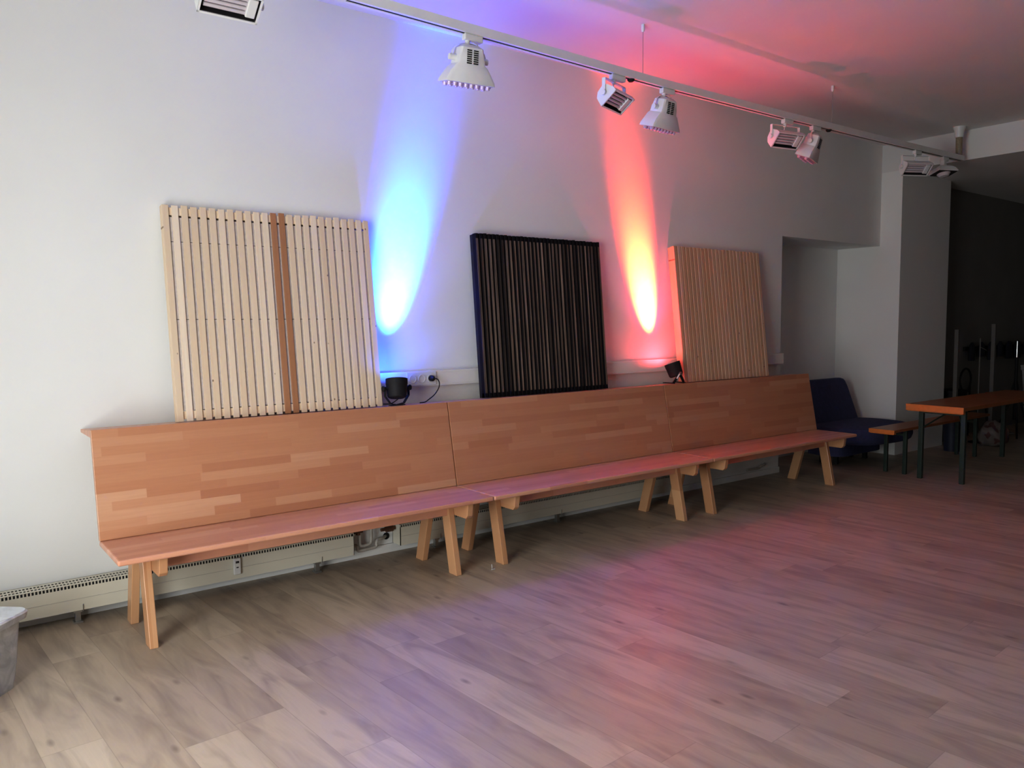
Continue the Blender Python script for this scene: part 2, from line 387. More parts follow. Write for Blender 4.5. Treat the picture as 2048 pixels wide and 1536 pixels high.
# ------------------------------------------------------------------ radiators
def radiator(label, x0, x1, feet, slots=True):
    r = thing('convector_radiator', label, 'radiator', ((x0+x1)/2, -0.07, 0.0), group='low convector radiators on the back wall')
    at = r.location.copy(); z0, z1, y0 = 0.062, 0.195, -0.12
    m = MB(); m.box(x0, x1, y0, -0.113, z0, z1-0.018); m.box(x0, x1, -0.022, -0.018, z0, z1); m.box(x0, x0+0.003, y0, -0.018, z0, z1); m.box(x1-0.003, x1, y0, -0.018, z0, z1)
    m.build('casing', RADIM, r, at=at)
    m = MB(); m.box(x0, x1, y0-0.0015, y0+0.001, z0+0.058, z0+0.0595); m.build('seam', PIPEM, r, at=at)
    # grille: rows of openings in the top and along the front edge
    m = MB(); 
    def barred(zz, ya, yb, front=False):
        pass
    st = 0.015; nx = int((x1-x0)/st)
    g = MB()
    rows = [(-0.112, -0.104), (-0.086, -0.066), (-0.046, -0.018)]
    for ya, yb in rows: g.box(x0, x1, ya, yb, z1-0.001, z1)
    for ya, yb in ((-0.104, -0.086), (-0.066, -0.046)):
        for k in range(nx): g.box(x0+k*st, x0+k*st+0.0058, ya, yb, z1-0.001, z1)
    g.box(x0, x1, y0, -0.112, z1-0.003, z1)
    for k in range(nx): g.box(x0+k*st, x0+k*st+0.0058, y0, y0+0.002, z1-0.018, z1-0.002)
    g.build('grille', RADIM, r, at=at)
    m = MB(); m.box(x0+0.004, x1-0.004, -0.1185, -0.024, z1-0.032, z1-0.0035); m.build('shade_block', SLOTM, r, at=at)  # black box stands in for the shade inside the casing
    for x in feet:
        m = MB(); m.box(x-0.012, x+0.012, -0.112, -0.085, 0.008, z0+0.004); m.box(x-0.02, x+0.02, -0.125, -0.075, 0, 0.008); m.box(x-0.018, x+0.018, -0.116, -0.06, z0-0.012, z0)
        m.tube([(x+0.022, -0.123, z0-0.006), (x+0.022, -0.125, z0+0.03)], 0.0022, 6); m.build('foot', STEEL, r, bevel=0.002, at=at)
    return r
radiator('cream convector radiator low on the wall behind the leftmost bench', -1.2, 1.405, (-0.06, 1.175))
radiator('cream convector radiator low on the wall behind the middle bench', 1.72, 4.28, (1.99, 3.02))
# heat meter clipped on the radiator
r = thing('heat_meter', 'small white heat meter with two dark displays, on the left radiator front', 'meter', (0.705, -0.123, 0.135))
m = MB(); m.box(-0.02, 0.02, -0.018, 0.0, -0.046, 0.046); m.build('housing', WHITEP, r, bevel=0.006, seg=3)
m = MB(); m.box(-0.009, 0.009, -0.0192, -0.0178, 0.018, 0.030); m.build('display', DISPLAY, r)
m = MB(); m.box(-0.006, 0.006, -0.0192, -0.0178, -0.008, -0.002); m.build('display', DISPLAY, r)
# heating pipes in the gap between the radiators
r = thing('heating_pipes', 'two bent heating pipes with brown valves in the gap between the radiators', 'pipes', (1.56, -0.05, 0.06))
at = r.location.copy()
m = MB(); m.tube(spline([(1.475, -0.055, 0.185), (1.475, -0.055, 0.13), (1.476, -0.055, 0.10), (1.49, -0.055, 0.088), (1.53, -0.055, 0.09), (1.548, -0.055, 0.10), (1.552, -0.055, 0.13), (1.552, -0.055, 0.25)], 5), 0.0098); m.build('supply_pipe', PIPEM, r, smooth='all', at=at)
m = MB(); m.tube(spline([(1.405, -0.06, 0.098), (1.445, -0.06, 0.098), (1.455, -0.06, 0.085), (1.457, -0.06, 0.068), (1.475, -0.06, 0.062), (1.57, -0.058, 0.066), (1.585, -0.057, 0.075), (1.588, -0.055, 0.095), (1.60, -0.05, 0.108), (1.64, -0.04, 0.108), (1.68, 0.003, 0.105)], 5), 0.0098); m.build('return_pipe', PIPEM, r, smooth='all', at=at)
m = MB(); m.cyl((1.44, -0.055, 0.185), (1.49, -0.055, 0.185), 0.016); m.cyl((1.465, -0.055, 0.16), (1.465, -0.055, 0.20), 0.014); m.build('valve', COPPER, r, smooth=True, at=at)
m = MB(); m.cyl((1.62, -0.055, 0.165), (1.72, -0.055, 0.165), 0.011); m.cyl((1.655, -0.055, 0.165), (1.70, -0.055, 0.165), 0.021, 14); m.build('valve_head', COPPER, r, smooth=True, at=at)
m = MB(); m.cyl((1.683, -0.004, 0.105), (1.683, 0.0, 0.105), 0.022, 16); m.build('wall_opening', SLOTM, r, at=at)
r = thing('pipe_stub', 'small pipe elbow low on the wall under the right bench', 'pipe', (5.56, -0.03, 0.085))
m = MB(); m.tube(spline([(-0.20, 0.0, 0.0), (-0.06, 0.0, -0.002), (-0.01, 0.0, 0.0), (0.01, 0.0, 0.018), (0.07, 0.0, 0.022), (0.10, 0.028, 0.022)], 5), 0.010); m.build('elbow', PIPEM, r, smooth='all')

# ------------------------------------------------------------------ cable duct, sockets, plug
o = MB().box(1.0, 5.862, -0.055, 0, 1.041, 1.138).box(1.0, 5.862, -0.0565, -0.055, 1.050, 1.055).box(1.0, 5.862, -0.0565, -0.055, 1.124, 1.129).build('cable_duct', DUCT, at=(3.4, -0.03, 1.09), bevel=0.002)
tag(o, 'white cable duct running along the wall behind the panels', 'cable duct')
r = thing('triple_socket', 'white triple wall socket set in the cable duct, right of the blue lamp', 'socket', (1.925, -0.055, 1.09))
m = MB(); m.box(-0.108, 0.108, -0.010, 0, -0.042, 0.042); m.build('frame', WHITEP, r, bevel=0.003)
for k in (-1, 0, 1):
    Mx = Matrix.Translation((k*0.0665, -0.010, 0)) @ Matrix.Rotation(R(90), 4, 'X')
    m = MB(); m.lathe([(0.0265, 0.0), (0.0265, 0.004), (0.0215, 0.004), (0.019, -0.006), (0.0, -0.006)], 28, Mx, cap=False); s = m.build('socket_ring', WHITEP, r, smooth=True)
    m = MB()
    for q in (-1, 1): m.cyl((k*0.0665+q*0.0065, -0.0052, 0), (k*0.0665+q*0.0065, -0.0035, 0), 0.0025, 8)
    m.build('contact_hole', SLOTM, s)
r = thing('lamp_cable', 'black plug in the right socket with its cable hanging to the bench ledge', 'cable', (1.992, -0.066, 1.09))
m = MB(); m.lathe([(0.0185, 0), (0.0185, 0.02), (0.012, 0.032), (0.008, 0.036)], 20, Matrix.Rotation(R(90), 4, 'X')); m.build('plug', BLACKP, r, smooth=True)
m = MB(); m.tube(spline([(0.0, -0.03, 0), (0.02, -0.044, -0.004), (0.034, -0.045, -0.03), (0.024, -0.05, -0.062), (-0.012, -0.058, -0.10), (-0.06, -0.065, -0.128), (-0.09, -0.07, -0.141), (-0.13, -0.075, -0.143)], 7), 0.0034); m.build('cord', BLACKP, r, smooth='all')

# ------------------------------------------------------------------ two PAR lamps on the ledge
def par_lamp(label, loc, lens, tilt_x, tilt_y, yaw, pivot=0.103):
    r = thing('stage_lamp', label, 'lamp', loc, (0, 0, yaw), 'small black stage lamps on the bench ledge')
    body = bpy.data.objects.new('lamp_body', None)
    Mt = Matrix.Translation((0, 0, pivot)) @ Matrix.Rotation(tilt_y, 4, 'Y') @ Matrix.Rotation(tilt_x, 4, 'X')
    m = MB()
    m.lathe([(0.0, -0.062), (0.040, -0.062), (0.053, -0.056), (0.0585, -0.046), (0.0635, 0.02), (0.0635, 0.022), (0.0655, 0.022), (0.066, 0.056), (0.062, 0.056), (0.061, 0.046), (0.0, 0.046)], 32, Mt, cap=False)
    b = m.build('housing', BLACKP, r, smooth=True)
    m = MB(); m.lathe([(0.0, 0.0475), (0.059, 0.0475)], 28, Mt, cap=False); m.build('lens', lens, b)
    # yoke
    for sgn in (-1, 1):
        m = MB(); pts = [(sgn*0.079, 0, pivot+0.012), (sgn*0.079, 0, pivot-0.045), (sgn*0.045, -0.002, 0.012), (sgn*0.004, -0.002, 0.004)]
        for a, b2 in zip(pts, pts[1:]):
            a, b2 = Vector(a), Vector(b2); d = (b2-a).normalized(); nrm = Vector((d.z, 0, -d.x))*0.0025
            m.loft([[a+nrm+Vector((0,w,0)) for w in (-.011,.011)]+[a-nrm+Vector((0,w,0)) for w in (.011,-.011)], [b2+nrm+Vector((0,w,0)) for w in (-.011,.011)]+[b2-nrm+Vector((0,w,0)) for w in (.011,-.011)]])
        m.build('yoke_arm', BLACKP, r)
        m = MB(); m.cyl((sgn*0.06, 0, pivot), (sgn*0.086, 0, pivot), 0.008, 12); m.cyl((sgn*0.086, 0, pivot), (sgn*0.094, 0, pivot), 0.017, 10); m.build('knob', BLACKP, r, smooth=True)
    m = MB(); m.box(-0.05, 0.05, -0.014, 0.014, 0, 0.005); m.build('foot_plate', BLACKP, r, bevel=0.002)
    m = MB(); m.tube(spline([tuple(Mt @ Vector((0.01, 0.0, -0.061))), (0.0, 0.01, 0.028), (-0.02, 0.04, 0.008), (-0.05, 0.08, 0.004)], 5), 0.0032); m.build('tail_cord', BLACKP, r, smooth='all')
    return r, Mt
LB = Vector((1.660, -0.215, 0.9515)); LR = Vector((4.155, -0.200, 0.9555))
rb, Mb = par_lamp('black stage lamp casting blue light up the wall, left on the ledge', LB, M_LENSB, R(-12), R(6), 0.0)
# the red lamp stands with its yoke turned and spread
r = thing('stage_lamp', 'black stage lamp casting red light up the wall, tilted left beside the right pine panel', 'lamp', LR, (0, 0, 0), 'small black stage lamps on the bench ledge')
Mr = Matrix.Translation((0.005, 0, 0.106)) @ Vector((0,0,1)).rotation_difference(Vector((-0.165, 0.30, 0.94))).to_matrix().to_4x4()
m = MB(); m.lathe([(0.0, -0.058), (0.040, -0.058), (0.052, -0.052), (0.0565, -0.042), (0.0605, 0.02), (0.062, 0.022), (0.063, 0.054), (0.059, 0.054), (0.058, 0.046), (0.0, 0.046)], 32, Mr, cap=False)
b = m.build('housing', BLACKP, r, smooth=True)
m = MB(); m.lathe([(0.0, 0.0475), (0.057, 0.0475)], 28, Mr, cap=False); m.build('lens', M_LENSR, b)
for sx, k in ((-1, 0), (1, 1)):
    m = MB(); a = Vector((0.0, -0.062, 0.075)); e = Vector((sx*0.062, -0.05, 0.004)); d = (e-a).normalized(); nr = d.cross(Vector((0,1,0)))*0.011
    for yy in (-0.004,):
        m.loft([[a+nr+Vector((0,-.003,0)), a-nr+Vector((0,-.003,0)), a-nr+Vector((0,.003,0)), a+nr+Vector((0,.003,0))], [e+nr+Vector((0,-.003,0)), e-nr+Vector((0,-.003,0)), e-nr+Vector((0,.003,0)), e+nr+Vector((0,.003,0))]])
    m.box(sx*0.062-0.014, sx*0.062+0.014, -0.055, 0.045, 0, 0.006); m.build('stand_leg', BLACKP, r)
m = MB(); m.cyl((0.0, -0.056, 0.078), (0.0, -0.078, 0.078), 0.013, 12); m.build('knob', STEEL, r, smooth=True)
m = MB(); a, e = Vector((-0.012, -0.068, 0.072)), Vector((-0.036, -0.064, 0.038)); m.cyl(a, e, 0.006, 10); m.build('clamp_lever', LAMPW, r, smooth=True)  # white enamel stands in for the glint on a chrome lever

# light from the lamps
def spot(name, loc, d, energy, col, size, blend, rad=0.03):
    l = bpy.data.lights.new(name, 'SPOT'); l.energy = energy; l.color = col; l.spot_size = R(size); l.spot_blend = blend; l.shadow_soft_size = rad
    o = bpy.data.objects.new(name, l); C.objects.link(o); o.location = loc
    o.rotation_euler = Vector(d).to_track_quat('-Z', 'Y').to_euler(); return o
pb = LB + Mb @ Vector((0, 0, 0.060)); pr_ = LR + Mr @ Vector((0, 0, 0.060))
spot('lamp_light_blue_core', pb, (0.24, 0.21, 1), 800, (0.0, 0.09, 1.0), 24, 1.0)
spot('lamp_light_blue_mid', pb, (0.19, 0.355, 1), 6300, (0.0040, 0.042, 1.0), 32, 1.0)
spot('lamp_light_blue_wide', pb, (0.12, -0.05, 1), 85, (0.10, 0.12, 1.0), 92, 1.0, 0.06)
spot('lamp_light_blue_spill', pb, (0.05, 0.6, 1), 12, (0.02, 0.10, 1.0), 165, 0.6)
spot('lamp_light_red_core', pr_, (-0.19, 0.21, 1), 650, (1.0, 0.06, 0.02), 24, 1.0)
spot('lamp_light_red_mid', pr_, (-0.23, 0.355, 1), 5700, (1.0, 0.036, 0.0065), 31, 1.0)
spot('lamp_light_red_wide', pr_, (-0.14, -0.12, 1), 76, (1.0, 0.06, 0.20), 98, 1.0, 0.06)
spot('lamp_light_red_spill', pr_, (-0.15, 0.6, 1), 11, (1.0, 0.05, 0.08), 165, 0.6)

# ------------------------------------------------------------------ lighting track
TY = -0.855
TZ = [(-1.6, 2.985), (1.07, 2.955), (3.2, 2.928), (4.6, 2.931), (5.8, 2.942), (7.53, 2.967)]
def tz(x):
    for (a, za), (b, zb) in zip(TZ, TZ[1:]):
        if x <= b: return za + (zb-za)*(x-a)/(b-a)
    return TZ[-1][1]
r = thing('lighting_track', 'white ceiling light track hanging on thin wires along the wall', 'light track', (3.0, TY, 2.95))
at = r.location.copy()
m = MB(); prof = [(-0.028, 0.046), (-0.028, 0.0), (-0.010, 0.0), (-0.010, 0.022), (0.010, 0.022), (0.010, 0.0), (0.028, 0.0), (0.028, 0.046)]
m.loft([[(x, TY+y, z0+z) for y, z in prof] for x, z0 in TZ]); m.build('profile', LAMPW, r, at=at)
m = MB(); m.loft([[(x, TY+y, z0+z) for y, z in ((-0.0098, 0.003), (-0.0098, 0.0215), (0.0098, 0.0215), (0.0098, 0.003))] for x, z0 in TZ]); m.build('slot', SLOTM, r, at=at)
m = MB(); m.loft([[(x, TY+y, tz(x)+z) for y, z in ((-0.030, -0.002), (0.030, -0.002), (0.030, 0.047), (-0.030, 0.047))] for x in (0.98, 1.07)]); m.build('joint_cover', WHITEP, r, at=at)
for x in (2.98, 5.20):
    m = MB(); m.lathe([(0.0, -0.016), (0.014, -0.013), (0.022, -0.004), (0.023, 0.002)], 16, Matrix.Translation((x, TY, tz(x)-0.002))); m.build('end_dome', SLOTM, r, smooth=True, at=at)
for x in (0.30, 3.085, 5.243):
    m = MB(); m.cyl((x, TY, tz(x)+0.046), (x, TY, ZC-0.04), 0.0022, 6); wv = m.build('suspension_wire', STEEL, r, at=at)
    m = MB(); m.lathe([(0.007, 0), (0.011, 0.012), (0.011, 0.045)], 12, Matrix.Translation((x, TY, ZC-0.045))); m.build('ceiling_anchor', WHITEP, wv, smooth=True, at=at)
r = thing('cable_drop', 'white ceiling cup with yellowed conduit feeding the far end of the track', 'cable', (7.47, TY, ZC))
at = r.location.copy()
m = MB(); m.lathe([(0.0, 0.0), (0.055, 0.0), (0.055, -0.012), (0.046, -0.03), (0.036, -0.10), (0.0, -0.105)], 20, Matrix.Translation((7.47, TY, ZC)), cap=False); m.build('ceiling_cup', WHITEP, r, smooth=True, at=at)
m = MB(); m.tube([(7.47, TY, ZC-0.10), (7.472, TY, ZC-0.17), (7.478, TY, tz(7.47)+0.0465)], 0.029, 12); m.build('conduit', CONDM, r, smooth=True, at=at)

# ---- lamps on the track
def adapter(r, z):       # clip in the track, z = local height of the track's underside
    m = MB(); m.box(-0.03, 0.085, -0.017, 0.017, z-0.034, z); m.build('track_adapter', WHITEP, r, bevel=0.005)
    m = MB(); m.cyl((-0.005, 0, z-0.034), (-0.005, 0, z-0.058), 0.014, 12, 0.011); m.build('swivel', WHITEP, r, smooth=True)

def washer(label, x, rz, tilt, scale=1.0, drop=0.245):
    """flared bell floodlight with vent slots"""
    z = tz(x); r = thing('track_spotlight', label, 'spotlight', (x, TY, z), (0, 0, 0), 'flared white spotlights on the track')
    adapter(r, 0.0)
    S = Matrix.Translation((0.0, 0, -0.125)) @ Matrix.Rotation(rz, 4, 'Z') @ Matrix.Rotation(tilt, 4, 'X') @ Matrix.Scale(scale, 4)
    def ring(wx, wy, zz, c=0.12):
        cx, cy = wx*c, wy*c
        P = [(wx-cx,-wy),(wx,-wy+cy),(wx,wy-cy),(wx-cx,wy),(-wx+cx,wy),(-wx,wy-cy),(-wx,-wy+cy),(-wx+cx,-wy)]
        return [(a, b, zz) for a, b in P]
    m = MB(); m.loft([ring(0.045,0.03,0.065,.3), ring(0.064,0.046,0.05,.16), ring(0.075,0.052,-0.005), ring(0.078,0.053,-0.03), ring(0.093,0.056,-0.042), ring(0.118,0.060,-0.075,.18), ring(0.137,0.062,-0.108,.12), ring(0.141,0.063,-0.126,.1)], M=S)
    b = m.build('shade', LAMPW, r, smooth=True)
    m = MB()
    for sx in (-1, 1):
        for k in range(7):
            zz = 0.036-k*0.0105; xx = sx*0.019
            y0 = -0.0465-(0.05-zz)*0.11
            m.box(xx-0.0135, xx+0.0135, y0-0.0015, y0+0.004, zz-0.0030, zz+0.0030, S)
    m.build('vent_slots', SLOTM, b)
    for j in (-1, 1):
        m = MB(); m.box(-0.128, 0.128, j*0.028-0.004, j*0.028+0.004, -0.134, -0.128, S)
        for k in range(8): m.lathe([(0.0, -0.146), (0.011, -0.144), (0.0145, -0.126)], 10, S @ Matrix.Translation((-0.112+k*0.032, j*0.028, 0)), cap=False)
        m.build('lens_row', LENSC, b, smooth=True)
    m = MB(); m.loft([ring(0.132,0.055,-0.1265,.1), ring(0.132,0.055,-0.1275,.1)], M=S); m.build('lens_plate', TUBE, b)
    # curved bail and side knobs
    m = MB(); Rz = Matrix.Rotation(rz, 4, 'Z')
    arc = [Rz @ Vector((0.098*math.cos(a), 0, -0.128+0.082*math.sin(a)**0.8 if math.sin(a) > 0 else -0.128)) for a in [math.pi*i/18 for i in range(19)]]
    m.loft([[p+Vector((0,-.008,0)), p+Vector((0,.008,0)), p*0.985+Vector((0,.008,-.002)), p*0.985+Vector((0,-.008,-.002))] for p in arc]); m.build('bail', LAMPW, r)
    for sx in (-1, 1):
        m = MB(); a = Rz @ Vector((sx*0.072, 0, -0.128)); e = Rz @ Vector((sx*0.112, 0, -0.128)); m.cyl(a, e, 0.016, 12); m.build('side_knob', LAMPW, r, smooth=True)
    m = MB(); m.tube(spline([(0.02, 0, -0.034), (0.05, -0.01, -0.046), (0.045, -0.012, -0.062), (0.018, 0, -0.066)], 5), 0.0028, 6); m.build('lead', WHITEP, r, smooth='all')
    return r

def flood(label, x, rz, tilt, drop=0.135):
    """box floodlight with tube lamp behind a slanted opening, hung in a U bracket"""
    z = tz(x); r = thing('track_floodlight', label, 'floodlight', (x, TY, z), (0, 0, 0), 'boxy white tube floodlights on the track')
    adapter(r, 0.0)
    Rz = Matrix.Rotation(rz, 4, 'Z')
    S = Matrix.Translation((0.0, 0, -drop)) @ Rz @ Matrix.Rotation(tilt, 4, 'X')
    hx = 0.128
    # D profile (y,z) around the pivot, open side at z = -0.045
    prof = [(-0.062, -0.045), (-0.062, -0.02), (-0.045, 0.026), (-0.012, 0.042), (0.028, 0.036), (0.054, 0.012), (0.064, -0.045)]
    m = MB(); 
    outer = [[(sx, y, zz) for y, zz in prof] for sx in (-hx, hx)]
    A = [[m.bm.verts.new(S @ Vector(p)) for p in q] for q in outer]
    for i in range(len(prof)-1): m.bm.faces.new((A[0][i], A[0][i+1], A[1][i+1], A[1][i]))
    for q in A: m.bm.faces.new(q)
    b = m.build('housing', LAMPW, r)
    md = b.modifiers.new('solid', 'SOLIDIFY'); md.thickness = 0.004; md.offset = -1
    m = MB(); 
    for a0, a1, b0, b1 in ((-hx, hx, -0.062, -0.053), (-hx, hx, 0.055, 0.064), (-hx, -hx+0.009, -0.062, 0.064), (hx-0.009, hx, -0.062, 0.064)): m.box(a0, a1, b0, b1, -0.0475, -0.043, S)
    m.build('front_rim', LAMPW, b)
    m = MB(); m.loft([[(sx, y*0.9, zz*0.86+0.002) for y, zz in prof] for sx in (-hx+0.01, hx-0.01)], cap=True, closed=False, M=S); m.build('reflector', REFL, b)
    for k in range(4):
        y = -0.034+k*0.021
        m = MB(); m.cyl(S @ Vector((-hx+0.022, y, -0.030)), S @ Vector((hx-0.055, y, -0.030)), 0.0088, 10); m.build('lamp_tube', TUBE, b, smooth=True)
    m = MB(); m.box(hx-0.058, hx-0.016, -0.046, 0.042, -0.044, -0.010, S); m.build('lamp_base', WHITEP, b, bevel=0.004)
    m = MB(); w = 0.012; zt = -0.048
    hh = hx+0.006
    for sx in (-1, 1): m.box(sx*hh-0.002, sx*hh+0.002, -w, w, -drop+0.0, zt, Rz)
    m.box(-hh, hh, -w, w, zt-0.002, zt+0.002, Rz); m.build('bracket', LAMPW, r, bevel=0.002)
    for sx in (-1, 1):
        m = MB(); m.cyl(Rz @ Vector((sx*hh, 0, -drop)), Rz @ Vector((sx*(hh+0.016), 0, -drop)), 0.017, 12); m.build('tilt_knob', LAMPW, r, smooth=True)
    m = MB(); m.tube(spline([(-0.005, 0, -0.058), (-0.008, 0.004, -0.085), (-0.016, 0.012, -drop+0.042)], 5), 0.0045, 6); m.build('lead', WHITEP, r, smooth='all')
    return r
flood('tube floodlight cut by the top edge, leftmost lamp of the track', 0.520, R(0), R(-38), 0.128)
washer('flared spotlight in the blue glow, leftmost of the flared lamps', 1.765, R(-8), R(12))
flood('tube floodlight in the red beam, turned toward the right', 2.835, R(18), R(-40))
washer('flared spotlight just right of the red beam', 3.285, R(5), R(16))
flood('tube floodlight past the red beam, right next to another flared lamp', 4.615, R(-12), R(-48))
washer('flared spotlight tucked against the third tube floodlight', 4.985, R(20), R(22))
flood('tube floodlight in front of the pillar, farthest of the boxy lamps', 6.62, R(-28), R(-48), 0.145)
# last small lamp at the end of the track
x = 7.16; r = thing('track_spotlight', 'small dim spotlight at the far end of the track', 'spotlight', (x, TY, tz(x)), (0, 0, 0), 'flared white spotlights on the track')
m = MB(); m.box(-0.03, 0.08, -0.017, 0.017, -0.034, 0.0); m.build('track_adapter', WHITEP, r, bevel=0.005)
m = MB(); m.box(-0.028, 0.028, -0.02, 0.02, -0.105, -0.03); m.build('stem', LAMPW, r, bevel=0.006)
S = Matrix.Translation((0, 0, -0.125)) @ Matrix.Rotation(R(-25), 4, 'Z') @ Matrix.Rotation(R(-14), 4, 'X')
m = MB(); m.loft([[(sx*a, sy*b2, zz) for sx, sy in ((-1,-1),(1,-1),(1,1),(-1,1))] for a, b2, zz in ((0.062, 0.05, 0.03), (0.092, 0.06, 0.012), (0.110, 0.075, -0.028))], M=S); b = m.build('shade', LAMPW, r, bevel=0.006)
m = MB(); m.box(-0.098, 0.098, -0.062, 0.062, -0.033, -0.0275, S); m.build('dark_rim', SLOTM, b)
m = MB(); m.lathe([(0.0, -0.065), (0.04, -0.06), (0.062, -0.03)], 16, S, cap=False); m.build('lens', TUBE, b, smooth=True)

# ------------------------------------------------------------------ blue lounge chair in the niche
r = thing('lounge_chair', 'blue upholstered lounge chair in the niche behind the right bench end', 'chair', (7.1, -0.1, 0))
at = r.location.copy()
def inset(P, d):
    c = Vector((sum(p[0] for p in P)/len(P), sum(p[1] for p in P)/len(P)))
    return [tuple(c + (Vector(p)-c)*(1-d/(Vector(p)-c).length)) for p in P]
ol = [tuple(p)[:2] for p in spline([(6.55, 0.12, 0), (6.95, 0.12, 0), (7.38, 0.11, 0), (7.50, 0.02, 0), (7.545, -0.18, 0), (7.50, -0.40, 0), (7.40, -0.53, 0), (7.25, -0.59, 0), (6.90, -0.58, 0), (6.60, -0.50, 0), (6.48, -0.30, 0), (6.48, 0.0, 0), (6.55, 0.12, 0)], 4)][:-1]
m = MB(); m.loft([[(x, y, 0.235) for x, y in inset(ol, 0.05)], [(x, y, 0.26) for x, y in inset(ol, 0.015)], [(x, y, 0.30) for x, y in ol], [(x, y, 0.365) for x, y in ol], [(x, y, 0.39) for x, y in inset(ol, 0.015)], [(x, y, 0.40) for x, y in inset(ol, 0.05)]]); m.build('seat', BLUEF, r, smooth=True, at=at)
bl = [tuple(p)[:2] for p in spline([(6.55, 0.10, 0), (6.95, 0.10, 0), (7.30, 0.09, 0), (7.42, 0.0, 0), (7.42, -0.16, 0), (7.28, -0.25, 0), (6.95, -0.25, 0), (6.62, -0.25, 0), (6.52, -0.1, 0), (6.55, 0.10, 0)], 4)][:-1]
m = MB(); m.loft([[(x, y, 0.10) for x, y in bl], [(x, y, 0.25) for x, y in bl]]); m.build('base', BLUEF, r, smooth=True, at=at)
m = MB()
def bk(x, z):      # thickness section at height z
    y0 = 0.035+(z-0.36)*0.30; return y0
rows = []
for z, ex in ((0.36, 0.0), (0.5, -0.01), (0.65, -0.025), (0.74, -0.035), (0.79, -0.05), (0.815, -0.075), (0.826, -0.12)):
    xr = 7.44+ex-(z-0.36)*0.05; xl = 6.56; y0 = bk(0, z); tt = 0.14 if z < 0.78 else (0.11 if z < 0.82 else 0.06)
    rows.append([(xl, y0, z), (xr-0.03, y0, z), (xr, y0+0.03, z), (xr, y0+tt-0.03, z), (xr-0.03, y0+tt, z), (xl, y0+tt, z)])
m.loft(rows); m.build('backrest', BLUEF, r, smooth=True, bevel=0.012, seg=3, at=at)
m = MB()
for x, y in ((6.7, -0.12), (7.25, -0.12), (6.7, 0.03), (7.25, 0.03)): m.box(x-0.02, x+0.02, y-0.02, y+0.02, 0, 0.11)
m.build('plinth', SLOTM, r, at=at)

# ------------------------------------------------------------------ beer table and bench
r = thing('folding_table', 'long folding table with orange wooden top and dark green steel legs', 'table', (7.55, -1.165, 0))
at = r.location.copy()
m = MB(); m.box(6.455, 8.62, -1.41, -0.92, 0.655, 0.69); m.build('tabletop', M_BEER, r, bevel=0.004, at=at)
m = MB(); m.box(6.449, 6.4549, -1.41, -0.92, 0.634, 0.69); m.box(6.4549, 6.51, -1.40, -0.93, 0.628, 0.6549); m.build('end_cleat', M_BEEREND, r, bevel=0.003, at=at)
for x, s in ((6.62, 1), (8.42, -1)):
    for y in (-0.985, -1.345):
        m = MB(); m.box(x-0.019, x+0.019, y-0.019, y+0.019, 0, 0.655); m.build('leg', GREEN, r, bevel=0.002, at=at)
    m = MB(); m.box(x-0.012, x+0.012, -1.345, -0.985, 0.60, 0.625)
    m.cyl((x, -0.99, 0.62), (x+s*0.36, -1.12, 0.652), 0.007, 8); m.cyl((x, -1.0, 0.47), (x+s*0.30, -1.165, 0.648), 0.007, 8); m.cyl((x, -1.34, 0.47), (x+s*0.30, -1.165, 0.648), 0.007, 8)
    m.build('folding_brace', GREEN, r, at=at)
r = thing('folding_bench', 'narrow folding bench with wooden seat standing between blue chair and table', 'bench', (7.4, -0.70, 0))
at = r.location.copy()
m = MB(); m.box(6.41, 8.45, -0.845, -0.605, 0.415, 0.44); m.build('seat', M_BEER, r, bevel=0.004, at=at)
m = MB(); m.box(6.405, 6.4099, -0.845, -0.605, 0.402, 0.44); m.box(6.4099, 6.46, -0.835, -0.615, 0.397, 0.4149); m.build('end_cleat', M_BEEREND, r, bevel=0.003, at=at)
for x in (6.70, 8.2):
    for y in (-0.575-0.05, -0.775-0.03):
        m = MB(); m.box(x-0.016, x+0.016, y-0.016, y+0.016, 0, 0.415); m.build('leg', GREEN, r, bevel=0.002, at=at)
    m = MB(); m.box(x-0.01, x+0.01, -0.805, -0.625, 0.36, 0.38); m.build('cross_bar', GREEN, r, at=at)

# ------------------------------------------------------------------ things in the dark back area
def post(label, x, y, h, s=0.021):
    o = MB().box(x-s, x+s, y-s, y+s, 0, h).box(x-0.06, x+0.06, y-0.05, y+0.05, 0, 0.02)
    b = o.build('tall_post', POSTM, at=(x, y, 0), bevel=0.002); tag(b, label, 'post', 'tall posts in the dark back area')
post('pale post nearest the pillar in the dark back area', 8.93, -0.28, 1.325)
post('second pale post from the pillar, rising behind the table', 9.45, -0.465, 1.385)
r = thing('microphone_stand', 'thin dark stand between the two pale posts', 'stand', (9.25, -0.40, 0))
m = MB(); m.cyl((0, 0, 0.02), (0, 0, 1.0), 0.008, 10); m.build('tube', POSTM, r, smooth=True)
m = MB(); m.cyl((0, 0, 1.0), (0, 0, 1.22), 0.006, 8); m.cyl((0, 0, 1.12), (0.10, -0.03, 1.08), 0.005, 8); m.build('upper_rod', POSTM, r, smooth=True)
m = MB(); m.lathe([(0.0, 0), (0.09, 0), (0.09, 0.012), (0.02, 0.03), (0.0, 0.03)], 20, cap=False); m.build('base', BLACKP, r, smooth=True)
r = thing('speaker_stand', 'black tripod stand with bright chrome top rod by the right edge', 'stand', (10.0, -0.515, 0))
m = MB(); m.cyl((0, 0, 0.95), (0, 0, 1.175), 0.011, 12); m.build('chrome_rod', CHROME, r, smooth=True)
m = MB(); m.cyl((0, 0, 0.22), (0, 0, 0.98), 0.018, 12); m.build('tube', BLACKP, r, smooth=True)
